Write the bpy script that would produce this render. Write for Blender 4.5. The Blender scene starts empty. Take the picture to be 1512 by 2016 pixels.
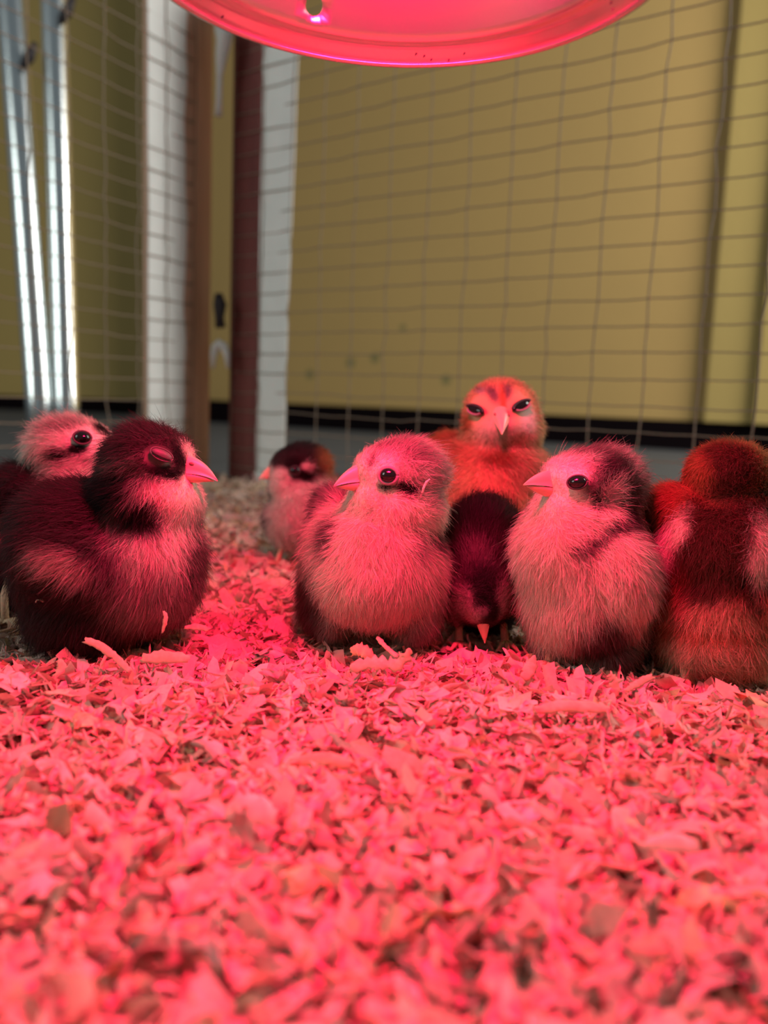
import bpy, bmesh, math
import numpy as np
from mathutils import Vector, Matrix
from mathutils.bvhtree import BVHTree

rng = np.random.default_rng(7)
scene = bpy.context.scene
COL = scene.collection

# ------------------------------------------------------------------ camera, world, light, exposure
F_PX, W_PX, H_PX = 1620.6, 1512, 2016
PITCH, ROLL, CAM_H = math.radians(7.742), math.radians(2.225), 0.117
cam_data = bpy.data.cameras.new('camera')
cam = bpy.data.objects.new('camera', cam_data)
COL.objects.link(cam)
cam_data.sensor_fit = 'VERTICAL'
cam_data.sensor_height = 24.0
cam_data.lens = F_PX / H_PX * 24.0
cam_data.clip_start = 0.005
cam_data.dof.use_dof = True
cam_data.dof.focus_distance = 0.362
cam_data.dof.aperture_fstop = 4.3
cam.matrix_world = (Matrix.Translation((0, 0, CAM_H)) @ Matrix.Rotation(math.pi / 2 - PITCH, 4, 'X')
                    @ Matrix.Rotation(ROLL, 4, 'Z'))
scene.camera = cam

world = bpy.data.worlds.new('world')
scene.world = world
world.use_nodes = True
wb = world.node_tree.nodes['Background']
wb.inputs['Color'].default_value = (0.80, 0.93, 1.0, 1)
wb.inputs['Strength'].default_value = 0.14

def area_light(name, loc, target, size, size_y, power, color):
    d = bpy.data.lights.new(name, 'AREA')
    d.shape = 'RECTANGLE'; d.size = size; d.size_y = size_y
    d.energy = power; d.color = color
    o = bpy.data.objects.new(name, d)
    COL.objects.link(o)
    o.location = loc
    o.rotation_euler = (Vector(target) - Vector(loc)).to_track_quat('-Z', 'Y').to_euler()
    return o
# daylight from a tall window behind and to the left of the camera
area_light('window_daylight', (-2.6, -0.7, 1.3), (-0.1, 1.2, 0.2), 1.2, 1.5, 25.0, (0.92, 1.0, 0.95))
# and from a second window along the right side of the room, raking the yellow wall
area_light('side_window_daylight', (2.5, 1.1, 1.5), (0.9, 3.0, 0.7), 1.3, 1.6, 85.0, (1.0, 0.98, 0.92))

vs = scene.view_settings
vs.view_transform = 'Standard'
vs.look = 'None'
vs.exposure = 0.0
vs.gamma = 1.0
vs.use_curve_mapping = False

# ------------------------------------------------------------------ pixel helpers (photo frame 1512 x 2016)
ORIGIN = np.array([0, 0, CAM_H])
def ray(px, py):
    X = (px - 756) / F_PX; Y = (py - 1008) / F_PX
    c, s = math.cos(-ROLL), math.sin(-ROLL)
    X, Y = c * X - s * Y, s * X + c * Y
    c, s = math.cos(PITCH), math.sin(PITCH)
    return np.array([X, c - s * Y, -s - c * Y])
def at(px, py, depth):                       # point of the pixel's ray at world depth y
    d = ray(px, py)
    return ORIGIN + d * (depth / d[1])
def on_z(px, py, z=0.0):                     # point of the pixel's ray at height z
    d = ray(px, py)
    return ORIGIN + d * ((z - CAM_H) / d[2])
def on_plane(px, py, o, yaw):
    n = np.array([-math.sin(yaw), math.cos(yaw), 0]); d = ray(px, py)
    return ORIGIN + d * ((n @ (np.array(o) - ORIGIN)) / (n @ d))
def mpp(depth): return depth / F_PX          # metres per pixel

# ------------------------------------------------------------------ object helpers
def link(o, parent=None):
    COL.objects.link(o)
    if parent is not None:
        o.parent = parent
    return o
def tag(o, label=None, cat=None, group=None, kind=None):
    if label: o['label'] = label
    if cat: o['category'] = cat
    if group: o['group'] = group
    if kind: o['kind'] = kind
    return o
def empty(name, loc, label, cat, group=None):
    o = bpy.data.objects.new(name, None)
    o.empty_display_size = 0.02
    o.location = tuple(loc)
    link(o)
    bpy.context.view_layer.update()
    return tag(o, label, cat, group)
def local(o, parent):                        # keep world-space vertices when parented
    if parent is not None:
        o.matrix_parent_inverse = Matrix.Translation(-parent.location) if parent.parent is None else Matrix.Identity(4)
def mesh_obj(name, verts, faces, mat, parent=None, smooth=True):
    me = bpy.data.meshes.new(name)
    me.from_pydata([tuple(v) for v in verts], [], [tuple(f) for f in faces])
    if smooth and len(me.polygons):
        me.polygons.foreach_set('use_smooth', [True] * len(me.polygons))
    me.materials.append(mat)
    me.update()
    o = bpy.data.objects.new(name, me)
    link(o, parent); local(o, parent)
    return o
def bm_obj(name, bm, mat, parent=None, smooth=True):
    me = bpy.data.meshes.new(name)
    bm.normal_update()
    bm.to_mesh(me); bm.free()
    if smooth: me.polygons.foreach_set('use_smooth', [True] * len(me.polygons))
    me.materials.append(mat)
    o = bpy.data.objects.new(name, me)
    link(o, parent); local(o, parent)
    return o
def prism(outline_bottom, z0, z1):           # vertical prism over an xy outline
    n = len(outline_bottom)
    v = [(x, y, z0) for x, y in outline_bottom] + [(x, y, z1) for x, y in outline_bottom]
    f = [tuple(range(n))[::-1], tuple(range(n, 2 * n))] + [(i, (i + 1) % n, n + (i + 1) % n, n + i) for i in range(n)]
    return v, f
def tube(points, radius, seg=8, cap=True):
    pts = [Vector(p) for p in points]
    n = len(pts)
    rad = radius if hasattr(radius, '__len__') else [radius] * n
    v, f = [], []
    t0 = (pts[1] - pts[0]).normalized()
    ref = Vector((0, 0, 1)) if abs(t0.z) < 0.9 else Vector((1, 0, 0))
    u = t0.cross(ref).normalized()
    for i in range(n):
        t = (pts[min(i + 1, n - 1)] - pts[max(i - 1, 0)]).normalized()
        u = (u - t * u.dot(t)).normalized(); w = t.cross(u)
        for k in range(seg):
            a = 2 * math.pi * k / seg
            v.append(pts[i] + (u * math.cos(a) + w * math.sin(a)) * rad[i])
    for i in range(n - 1):
        for k in range(seg):
            a, b = i * seg + k, i * seg + (k + 1) % seg
            f.append((a, b, b + seg, a + seg))
    if cap:
        f.append(tuple(range(seg))[::-1]); f.append(tuple(range((n - 1) * seg, n * seg)))
    return v, f
def merge(*parts):
    V, Fc = [], []
    for v, f in parts:
        o = len(V); V += list(v); Fc += [tuple(i + o for i in q) for q in f]
    return V, Fc

class Noise:                                 # smooth random field from a few sine waves
    def __init__(self, freq, n=14, seed=0):
        r = np.random.default_rng(seed)
        k = r.normal(size=(n, 3)); k /= np.linalg.norm(k, axis=1)[:, None]
        self.k = k * freq * r.uniform(0.5, 1.6, (n, 1)); self.p = r.uniform(0, 6.28, n)
    def __call__(self, q):
        return np.sin(q @ self.k.T + self.p).mean(1) * 2.2

# ------------------------------------------------------------------ materials
def new_mat(name):
    m = bpy.data.materials.new(name); m.use_nodes = True
    nt = m.node_tree
    return m, nt, nt.nodes['Principled BSDF']
def simple(name, color, rough=0.6, metal=0.0, noise=0.0, scale=40, bump=0.0, spec=0.5):
    m, nt, b = new_mat(name)
    b.inputs['Roughness'].default_value = rough
    b.inputs['Metallic'].default_value = metal
    b.inputs['Specular IOR Level'].default_value = spec
    b.inputs['Base Color'].default_value = (*color, 1)
    if noise or bump:
        tc = nt.nodes.new('ShaderNodeTexCoord')
        nz = nt.nodes.new('ShaderNodeTexNoise'); nz.inputs['Scale'].default_value = scale; nz.inputs['Detail'].default_value = 6
        nt.links.new(tc.outputs['Object'], nz.inputs['Vector'])
        if noise:
            mx = nt.nodes.new('ShaderNodeMix'); mx.data_type = 'RGBA'
            mx.inputs['A'].default_value = (*[c * (1 - noise) for c in color], 1)
            mx.inputs['B'].default_value = (*[min(1, c * (1 + noise)) for c in color], 1)
            nt.links.new(nz.outputs['Fac'], mx.inputs['Factor'])
            nt.links.new(mx.outputs['Result'], b.inputs['Base Color'])
        if bump:
            bp = nt.nodes.new('ShaderNodeBump'); bp.inputs['Strength'].default_value = bump; bp.inputs['Distance'].default_value = 0.002
            nt.links.new(nz.outputs['Fac'], bp.inputs['Height'])
            nt.links.new(bp.outputs['Normal'], b.inputs['Normal'])
    return m
def wood(name, c1, c2, scale=(60, 60, 4)):
    m, nt, b = new_mat(name)
    tc = nt.nodes.new('ShaderNodeTexCoord'); mp = nt.nodes.new('ShaderNodeMapping')
    mp.inputs['Scale'].default_value = scale
    nz = nt.nodes.new('ShaderNodeTexNoise'); nz.inputs['Scale'].default_value = 1.0; nz.inputs['Detail'].default_value = 8; nz.inputs['Distortion'].default_value = 0.6
    cr = nt.nodes.new('ShaderNodeValToRGB')
    cr.color_ramp.elements[0].position = 0.3; cr.color_ramp.elements[0].color = (*c1, 1)
    cr.color_ramp.elements[1].position = 0.7; cr.color_ramp.elements[1].color = (*c2, 1)
    bp = nt.nodes.new('ShaderNodeBump'); bp.inputs['Strength'].default_value = 0.3; bp.inputs['Distance'].default_value = 0.001
    L = nt.links.new
    L(tc.outputs['Object'], mp.inputs['Vector']); L(mp.outputs['Vector'], nz.inputs['Vector'])
    L(nz.outputs['Fac'], cr.inputs['Fac']); L(cr.outputs['Color'], b.inputs['Base Color'])
    L(nz.outputs['Fac'], bp.inputs['Height']); L(bp.outputs['Normal'], b.inputs['Normal'])
    b.inputs['Roughness'].default_value = 0.75
    return m
def attr_mat(name, attr, rough=0.8, translucent=0.0, normal_attr=None, grain=0.0, spec=0.2, sheen=0.0):
    m, nt, b = new_mat(name)
    L = nt.links.new
    at_ = nt.nodes.new('ShaderNodeAttribute'); at_.attribute_name = attr
    colr = at_.outputs['Color']
    if grain:
        tc = nt.nodes.new('ShaderNodeTexCoord')
        nz = nt.nodes.new('ShaderNodeTexNoise'); nz.inputs['Scale'].default_value = 420; nz.inputs['Detail'].default_value = 4
        L(tc.outputs['Object'], nz.inputs['Vector'])
        mr = nt.nodes.new('ShaderNodeMapRange'); mr.inputs['To Min'].default_value = 1 - grain; mr.inputs['To Max'].default_value = 1 + grain * 0.6
        L(nz.outputs['Fac'], mr.inputs['Value'])
        mx = nt.nodes.new('ShaderNodeVectorMath'); mx.operation = 'SCALE'
        L(colr, mx.inputs[0]); L(mr.outputs['Result'], mx.inputs['Scale'])
        colr = mx.outputs['Vector']
    L(colr, b.inputs['Base Color'])
    b.inputs['Roughness'].default_value = rough
    b.inputs['Specular IOR Level'].default_value = spec
    out = nt.nodes['Material Output']
    nrm = None
    if normal_attr:
        an = nt.nodes.new('ShaderNodeAttribute'); an.attribute_name = normal_attr
        nrm = an.outputs['Vector']
        L(nrm, b.inputs['Normal'])
    if translucent:
        tr = nt.nodes.new('ShaderNodeBsdfTranslucent'); L(colr, tr.inputs['Color'])
        ms = nt.nodes.new('ShaderNodeMixShader'); ms.inputs['Fac'].default_value = translucent
        L(b.outputs['BSDF'], ms.inputs[1]); L(tr.outputs['BSDF'], ms.inputs[2]); L(ms.outputs['Shader'], out.inputs['Surface'])
    return m

M_WHITE = simple('white_paint', (0.86, 0.88, 0.84), 0.55, noise=0.08, scale=30, bump=0.3)
M_WOOD = wood('bare_pine', (0.50, 0.29, 0.19), (0.68, 0.43, 0.30))
M_REDWOOD = wood('dark_red_wood', (0.15, 0.035, 0.032), (0.24, 0.065, 0.055))  # darker and redder wood tone than the bare pine
M_WIRE = simple('galvanised_wire', (0.32, 0.235, 0.17), 0.6, 0.1, noise=0.25, scale=300)
M_CONCRETE = simple('grey_floor', (0.075, 0.078, 0.085), 0.8, noise=0.25, scale=9, bump=0.1)
M_SKIRT = simple('black_skirting', (0.006, 0.003, 0.004), 0.7, spec=0.05)
M_CHROME = simple('polished_steel', (0.80, 0.84, 0.84), 0.24, 1.0)
M_CLIP = simple('dark_clip', (0.03, 0.022, 0.025), 0.6)
M_ALU = simple('spun_aluminium', (0.86, 0.78, 0.74), 0.25, 1.0)
M_SILVER = simple('silvered_glass', (0.75, 0.62, 0.62), 0.3, 1.0)
M_BLACKP = simple('black_plastic', (0.02, 0.02, 0.02), 0.5)
M_EYE = simple('glossy_black_eye', (0.006, 0.004, 0.004), 0.05, spec=0.6)
M_LID = simple('eyelid_skin', (0.27, 0.19, 0.21), 0.6, noise=0.2, scale=900)
M_LID_DARK = simple('dark_eyelid_skin', (0.055, 0.036, 0.036), 0.55, noise=0.3, scale=900)
M_BEAK = simple('chick_beak', (0.74, 0.42, 0.30), 0.36, noise=0.08, scale=500)
M_NOSTRIL = simple('nostril', (0.22, 0.10, 0.08), 0.7)
M_LEG = simple('chick_leg', (0.62, 0.42, 0.26), 0.6, noise=0.2, scale=700, bump=0.3)
M_SHAVE = attr_mat('pine_shaving', 'tint', 0.75, 0.22, grain=0.34)
M_BED = simple('packed_shavings', (0.50, 0.36, 0.23), 0.9, noise=0.5, scale=160, bump=0.8)
M_DOWN = attr_mat('chick_down', 'tint', 0.7, 0.30, normal_attr='skin_normal', spec=0.15)
M_SKIN = attr_mat('chick_skin', 'tint', 0.9, 0.0, spec=0.05)
M_STRAW = simple('dark_straw', (0.10, 0.05, 0.04), 0.7, noise=0.3, scale=200)

def wall_mat(name, c, stains):
    m, nt, b = new_mat(name)
    L = nt.links.new
    geo = nt.nodes.new('ShaderNodeNewGeometry')
    nz = nt.nodes.new('ShaderNodeTexNoise'); nz.inputs['Scale'].default_value = 1.7; nz.inputs['Detail'].default_value = 5
    L(geo.outputs['Position'], nz.inputs['Vector'])
    mx = nt.nodes.new('ShaderNodeMix'); mx.data_type = 'RGBA'
    mx.inputs['A'].default_value = (*[v * 0.93 for v in c], 1); mx.inputs['B'].default_value = (*[v * 1.07 for v in c], 1)
    L(nz.outputs['Fac'], mx.inputs['Factor'])
    colr = mx.outputs['Result']
    for p, r in stains:
        d = nt.nodes.new('ShaderNodeVectorMath'); d.operation = 'DISTANCE'; d.inputs[1].default_value = tuple(p)
        L(geo.outputs['Position'], d.inputs[0])
        mr = nt.nodes.new('ShaderNodeMapRange'); mr.inputs['From Min'].default_value = r * 0.5; mr.inputs['From Max'].default_value = r
        mr.inputs['To Min'].default_value = 0.6; mr.inputs['To Max'].default_value = 0.0
        L(d.outputs['Value'], mr.inputs['Value'])
        k = nt.nodes.new('ShaderNodeMix'); k.data_type = 'RGBA'
        L(mr.outputs['Result'], k.inputs['Factor']); L(colr, k.inputs['A']); k.inputs['B'].default_value = (0.10, 0.15, 0.06, 1)
        colr = k.outputs['Result']
    L(colr, b.inputs['Base Color'])
    nb = nt.nodes.new('ShaderNodeTexNoise'); nb.inputs['Scale'].default_value = 60; nb.inputs['Detail'].default_value = 4
    L(geo.outputs['Position'], nb.inputs['Vector'])
    bp = nt.nodes.new('ShaderNodeBump'); bp.inputs['Strength'].default_value = 0.25; bp.inputs['Distance'].default_value = 0.004
    L(nb.outputs['Fac'], bp.inputs['Height']); L(bp.outputs['Normal'], b.inputs['Normal'])
    b.inputs['Roughness'].default_value = 0.7
    return m

# ------------------------------------------------------------------ setting: floor, walls, skirting
FLOOR_Z = -0.03
def slab(name, x0, x1, y0, y1, z0, z1, mat):
    v, f = prism([(x0, y0), (x1, y0), (x1, y1), (x0, y1)], z0, z1)
    return mesh_obj(name, v, f, mat, None, False)
tag(slab('floor', -7.0, 4.5, -2.5, 5.8, FLOOR_Z - 0.1, FLOOR_Z, M_CONCRETE), kind='structure', label='grey concrete floor outside the wire pen')

W0 = np.array([-0.95, 4.287]); W1 = np.array([0.977, 3.248])
wd = (W1 - W0) / np.linalg.norm(W1 - W0); wn = np.array([wd[1], -wd[0]]) * 1.0      # wn faces the camera
if wn[1] > 0: wn = -wn
W2 = W0 + wd * 6.0
WYAW = math.atan2(wd[1], wd[0])
stain = [(on_plane(610, 737, (*W0, 0), WYAW), 0.030), (on_plane(690, 714, (*W0, 0), WYAW), 0.032), (on_plane(738, 705, (*W0, 0), WYAW), 0.03),
         (on_plane(878, 748, (*W0, 0), WYAW), 0.030), (on_plane(793, 645, (*W0, 0), WYAW), 0.02)]
M_WALL = wall_mat('yellow_wall_paint', (0.58, 0.37, 0.125), stain)
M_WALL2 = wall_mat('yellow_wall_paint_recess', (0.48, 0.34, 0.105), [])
def wall_strip(name, a, b, nrm, z0, z1, thick, mat, off=0.0):
    a2, b2 = a + nrm * off, b + nrm * off
    v, f = prism([tuple(a2), tuple(b2), tuple(b2 - nrm * thick), tuple(a2 - nrm * thick)], z0, z1)
    return tag(mesh_obj(name, v, f, mat, None, False), kind='structure')
tag(wall_strip('wall_back', W0, W2, wn, FLOOR_Z, 2.6, 0.12, M_WALL), label='yellow painted wall behind the wire mesh')
top_r = on_plane(590, 795, (*W0, 0), WYAW)[2]
wall_strip('baseboard_back', W0, W2, wn, FLOOR_Z, top_r, 0.02, M_SKIRT, 0.02)
# recessed wall seen through the left fence
L0 = np.array([-7.0, 4.763]); L1 = np.array([-0.6, 5.22]); ln = np.array([0.07, -0.9975])
tag(wall_strip('wall_left', L0, L1, ln, FLOOR_Z, 2.6, 0.12, M_WALL2), label='far yellow wall behind the steel pipes')
top_l = on_plane(150, 783, (*L0, 0), math.atan2(L1[1] - L0[1], L1[0] - L0[0]))[2]
wall_strip('baseboard_left', L0, L1, ln, FLOOR_Z, top_l, 0.02, M_SKIRT, 0.02)
# raised pilaster near the right edge
pa = on_plane(1425, 440, (*W0, 0), WYAW)[:2]
tag(wall_strip('trim_1', pa, pa + wd * 0.17, wn, top_r, 2.6, 0.05, M_WALL2, 0.045), label='raised yellow pilaster on the wall at the right')
tag(wall_strip('trim_2', pa + wd * 0.171, pa + wd * 0.8, wn, top_r, 2.6, 0.05, M_WALL2, 0.075), label='outer yellow pilaster at the right edge')

# ------------------------------------------------------------------ wire fence panels
IN = 0.0254
RO, RYAW, RZ = np.array([-0.1311, 1.0713]), -0.6253, 0.3339 + CAM_H
LO, LYAW, LZ = np.array([-0.3087, 1.0229]), 1.0926, 0.4198 + CAM_H
def fence(name, label, o, yaw, ztop, k, c_from, c_to, r_from, r_to, sgn, seed):
    d = np.array([math.cos(yaw), math.sin(yaw)]) * sgn
    n = np.array([-math.sin(yaw), math.cos(yaw)])
    base = o + d * c_from * IN * k
    root = empty(name, (base[0], base[1], 0), label, 'fence panel')
    r = np.random.default_rng(seed)
    zs = [ztop - i * IN for i in range(r_from, r_to + 1)]
    jz = r.normal(0, 0.0006, (len(zs), 80)); ju = r.normal(0, 0.0009, (c_to - c_from + 1, 80)); jn = r.normal(0, 0.0012, (80, 80))
    for ci, c in enumerate(range(c_from, c_to + 1)):
        pts = []
        for ri in range(len(zs)):
            q = o + d * (c * IN * k + ju[ci, ri]) + n * jn[ci, ri]
            pts.append((q[0], q[1], zs[ri]))
        v, f = tube(pts, 0.00072, 6)
        mesh_obj('wire', v, f, M_WIRE, root)
    for ri in range(len(zs)):
        pts = []
        for ci, c in enumerate(range(c_from, c_to + 1)):
            q = o + d * c * IN * k + n * (jn[ci, ri] + 0.0016)
            pts.append((q[0], q[1], zs[ri] + jz[ri, ci]))
            qm = o + d * (c + 0.5) * IN * k + n * (jn[ci, ri] + 0.0016)
            if c < c_to: pts.append((qm[0], qm[1], zs[ri] + jz[ri, ci] - 0.0006))
        v, f = tube(pts, 0.00072, 6)
        mesh_obj('wire', v, f, M_WIRE, root)
    return root, d, n
right_fence, RD, RN = fence('wire_fence_panel', 'welded wire mesh panel on the right in front of the yellow wall', RO, RYAW, RZ, 2.02, -2, 17, -7, 17, 1, 3)
left_fence, LD, LN = fence('wire_fence_panel', 'welded wire mesh panel on the left in front of the steel pipes', LO, LYAW, LZ, 2.01, -2, 15, -5, 20, -1, 4)
POST_TOP = RZ + 7.5 * IN
def board(parent, o, d, n, s0, s1, thick, back, mat, name='post', z1=POST_TOP):
    a = o + d * s0 + n * back; b = o + d * s1 + n * back
    v, f = prism([tuple(a), tuple(b), tuple(b + n * thick), tuple(a + n * thick)], FLOOR_Z, z1)
    ob = mesh_obj(name, v, f, mat, parent, False)
    bv = ob.modifiers.new('bevel', 'BEVEL'); bv.width = 0.002; bv.segments = 2
    return ob
def paint_layer(parent, o, d, n, edge0, edge1, back, thick, z0, z1, steps, name, mat, post):
    # a coat of paint with wavering edges lying on the post's face
    v, f = [], []
    for i in range(steps + 1):
        z = z0 + (z1 - z0) * i / steps
        for s in (edge0(z), edge1(z)):
            for t in (back, back - thick):
                q = o + d * s + n * t
                v.append((q[0], q[1], z))
    for i in range(steps):
        a = i * 4; b = a + 4
        f += [(a + 1, a + 3, b + 3, b + 1), (a, b, b + 2, a + 2), (a, a + 1, b + 1, b), (a + 2, b + 2, b + 3, a + 3)]
    ob = mesh_obj(name, v, f, mat, None, False)
    ob.parent = post; ob.matrix_parent_inverse = Matrix.Identity(4)
    return ob
# right post: red brown half by the corner, white painted half beside the wall
rp = board(right_fence, RO, RD, RN, -0.111, -0.026, 0.02, 0.0035, M_REDWOOD)
wob = Noise(35, seed=5)
def w_(z, k): return float(wob(np.array([[k, 2 * k, z]]))[0])
paint_layer(right_fence, RO, RD, RN, lambda z: -0.0545 + 0.0025 * w_(z, 1.0), lambda z: -0.003 + 0.006 * min(1, max(0, (z - 0.30) / 0.12)) + 0.0025 * w_(z, 3.0),
            0.0035, 0.0012, 0.0, POST_TOP, 60, 'paint', M_WHITE, rp)
# left post (LD points towards the camera, so the corner is at negative s)
lp = board(left_fence, LO, LD, LN, -0.141, -0.032, 0.02, 0.0035, M_WOOD)
paint_layer(left_fence, LO, LD, LN, lambda z: -0.088 + 0.005 * w_(z * 2, 7.0), lambda z: -0.0205 + 0.002 * w_(z, 9.0), 0.0035, 0.0012, 0.0, POST_TOP, 70, 'paint', M_WHITE, lp)

# white paint dribbles, inverted-U staple and dark latch in the gap between the posts
def corner_pt(px, py, dy=0.0): return at(px, py, 1.110 + dy)
st_pts = [corner_pt(419, 725), corner_pt(420, 700), corner_pt(424, 684), corner_pt(432, 677), corner_pt(440, 681), corner_pt(446, 697), corner_pt(449, 725)]
v, f = tube(st_pts, [0.002, 0.0045, 0.006, 0.0065, 0.006, 0.0045, 0.002], 10)
tag(mesh_obj('corner_clip', v, f, M_WHITE, None), 'white arched clip bridging the gap between the two corner posts', 'clip')
v, f = tube([corner_pt(430, 578), corner_pt(433, 600), corner_pt(432, 625), corner_pt(434, 645)], [0.005, 0.009, 0.006, 0.007], 8)
tag(mesh_obj('corner_latch', v, f, M_CLIP, None), 'small dark latch in the corner gap above the white clip', 'latch')
v, f = tube([corner_pt(440, 55), corner_pt(441, 80), corner_pt(436, 110), corner_pt(432, 150), corner_pt(431, 200), corner_pt(430, 228)], [0.012, 0.010, 0.008, 0.004, 0.004, 0.005], 8)
tag(mesh_obj('paint_drip', v, f, M_WHITE, None), 'white paint drip hanging in the corner gap under the lamp', 'paint drip')

# ------------------------------------------------------------------ steel pipes behind the left fence
def pipe(top, bot, r_px, label, clip):
    a = at(*top, 1.62); b = at(*bot, 1.50); dirn = (b - a) / (b[2] - a[2])
    lo = a + dirn * (FLOOR_Z + 0.001 - a[2]); hi = a + dirn * (1.5 - a[2])
    root = empty('steel_pipe', lo, label, 'pipe', 'steel pipes behind the left fence')
    rr = r_px * mpp(1.55)
    v, f = tube([lo + (hi - lo) * i / 12 for i in range(13)], rr, 40)
    mesh_obj('tube', v, f, M_CHROME, root)
    c = at(*clip, 1.56); ax = Vector(hi - lo).normalized()
    s = (c[2] - lo[2]) / (hi[2] - lo[2]); cc = lo + (hi - lo) * s
    v, f = tube([Vector(cc) - ax * 0.012, Vector(cc), Vector(cc) + ax * 0.012], [rr * 1.06] * 3, 32)
    w = at(clip[0], clip[1], cc[1] - rr); ear = tube([w + np.array([-0.012, 0, -0.022]), w, w + np.array([0.012, 0, 0.024])], [0.004, 0.011, 0.005], 8)
    mesh_obj('clip', *ear, M_CLIP, root)
    return root
pipe((22, 0), (80, 800), 27, 'leaning polished steel pipe nearest the left edge, behind the mesh', (57, 112))
pipe((106, 0), (131, 800), 24, 'polished steel pipe second from the left edge, behind the mesh', (132, 22))

# ------------------------------------------------------------------ heat lamp
LS = 0.82                                    # dish radius 82 mm
LR, LH = 0.100 * LS, 0.1584 * LS
LC = np.array([-0.017 * LH, 2.015 * LH, CAM_H + LH])
def heat_lamp():
    root = empty('heat_lamp', LC, 'red heat lamp with a round metal reflector hanging over the chicks', 'lamp')
    prof = [(0.0985, 0.0015), (0.1000, -0.0008), (0.1012, 0.0), (0.1010, 0.0022), (0.0992, 0.0030), (0.0984, 0.0040), (0.0965, 0.008), (0.0945, 0.0125), (0.0932, 0.0150), (0.0915, 0.0162), (0.0900, 0.0168), (0.0890, 0.0180)]
    for i in range(1, 53):
        t = i / 52; r = 0.0890 + (0.030 - 0.0890) * t; z = 0.0180 + 0.092 * math.sin(t * math.pi / 2 * 0.97)
        prof.append((r, z))
    prof = [(r * LS, (z * 0.41 if i < 12 else z - 0.0106) * LS) for i, (r, z) in enumerate(prof)]
    n = 180
    verts = []; faces = []
    for r, z in prof:
        for k in range(n):
            a = 2 * math.pi * k / n
            verts.append((LC[0] + r * math.cos(a), LC[1] + r * math.sin(a), LC[2] + z))
    # vent holes: open the surface and round the opening
    dh = ray(618, 25); best = None
    for i, (r, z) in enumerate(prof):
        if i < 14 or i > 50: continue
        for k in range(n):
            p = np.array(verts[i * n + k]) - ORIGIN
            c = p @ dh / np.linalg.norm(p) / np.linalg.norm(dh)
            if p[1] > LC[1] and (best is None or c > best[0]): best = (c, i, k)
    hi, hk = best[1], best[2]
    removed = set()
    for step in range(4):
        k0 = (hk + step * n // 4) % n
        ctr = np.array(verts[hi * n + k0])
        ring = []
        for di in range(-2, 3):
            for dk in range(-2, 3):
                idx = (hi + di) * n + (k0 + dk) % n
                if max(abs(di), abs(dk)) == 2: ring.append(idx)
                if di < 2 and dk < 2: removed.add(((hi + di), (k0 + dk) % n))
        rad = np.array([math.cos(2 * math.pi * k0 / n), math.sin(2 * math.pi * k0 / n), 0])
        tang = np.array([-rad[1], rad[0], 0])
        up = np.array(verts[(hi + 1) * n + k0]) - np.array(verts[(hi - 1) * n + k0]); up /= np.linalg.norm(up)
        for idx in ring:
            d = np.array(verts[idx]) - ctr
            a, b = d @ tang, d @ up
            l = math.hypot(a, b)
            verts[idx] = tuple(ctr + (tang * a / l + up * b / l) * 0.0034)
    for i in range(len(prof) - 1):
        for k in range(n):
            if (i, k) in removed: continue
            faces.append((i * n + k, i * n + (k + 1) % n, (i + 1) * n + (k + 1) % n, (i + 1) * n + k))
    dish = mesh_obj('reflector', verts, faces, M_ALU, root)
    so = dish.modifiers.new('thickness', 'SOLIDIFY'); so.thickness = 0.0006; so.offset = 0
    # glass bulb, a reflector flood shape
    m, nt, b = new_mat('red_glowing_bulb')
    b.inputs['Base Color'].default_value = (0.8, 0.02, 0.04, 1)
    b.inputs['Emission Color'].default_value = (1.0, 0.011, 0.105, 1)
    b.inputs['Emission Strength'].default_value = 320.0
    def lathe(bp):
        bv, bf = [], []
        for r, z in bp:
            for k in range(40):
                a = 2 * math.pi * k / 40; bv.append((LC[0] + r * LS * math.cos(a), LC[1] + r * LS * math.sin(a), LC[2] + z * LS))
        for i in range(len(bp) - 1):
            for k in range(40): bf.append((i * 40 + k, i * 40 + (k + 1) % 40, (i + 1) * 40 + (k + 1) % 40, (i + 1) * 40 + k))
        return bv, bf
    mesh_obj('bulb_face', *lathe([(0.0, 0.044), (0.012, 0.0445), (0.024, 0.046), (0.033, 0.049), (0.0385, 0.054)]), m, root)
    mesh_obj('bulb', *lathe([(0.0388, 0.0535), (0.040, 0.060), (0.038, 0.070), (0.030, 0.084), (0.020, 0.094), (0.016, 0.106)]), M_SILVER, root)
    v, f = tube([LC + np.array([0, 0, z]) for z in np.array((0.096, 0.102, 0.150, 0.158, 0.175)) * LS], [0.031, 0.031, 0.024, 0.020, 0.008], 28)
    mesh_obj('socket', v, f, M_BLACKP, root)
    v, f = tube([LC + np.array([0.004 * math.sin(i), 0, 0.172 * LS + 0.05 * i]) for i in range(12)], 0.0035, 8)
    mesh_obj('cord', v, f, M_BLACKP, root)
    # dark scuffs on the rim band
    for px, py in ((820, 106), (836, 110), (850, 117), (884, 118), (915, 105), (1205, 5), (1208, 18), (438, 32)):
        d = ray(px, py)
        # meet the conical band
        t = 0.3
        for _ in range(60):
            p = ORIGIN + d * t; hz = p[2] - LC[2]; rr = LS * (0.0984 - max(0, min(1, (hz / LS - 0.0016) / 0.0045)) * 0.0052)
            t += (rr - math.hypot(p[0] - LC[0], p[1] - LC[1])) * 0.5
        p = ORIGIN + d * t; nrm = np.array([LC[0] - p[0], LC[1] - p[1], 0]); nrm /= np.linalg.norm(nrm)
        p = p + nrm * 0.0003
        s = 0.0005
        v, f = tube([p + np.array([-s, 0, -s * 1.6]), p, p + np.array([s, 0, s * 1.6])], [0.0001, 0.0004, 0.0001], 6)
        mesh_obj('scuff_mark', v, f, M_CLIP, root)
    return root
heat_lamp()

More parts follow.
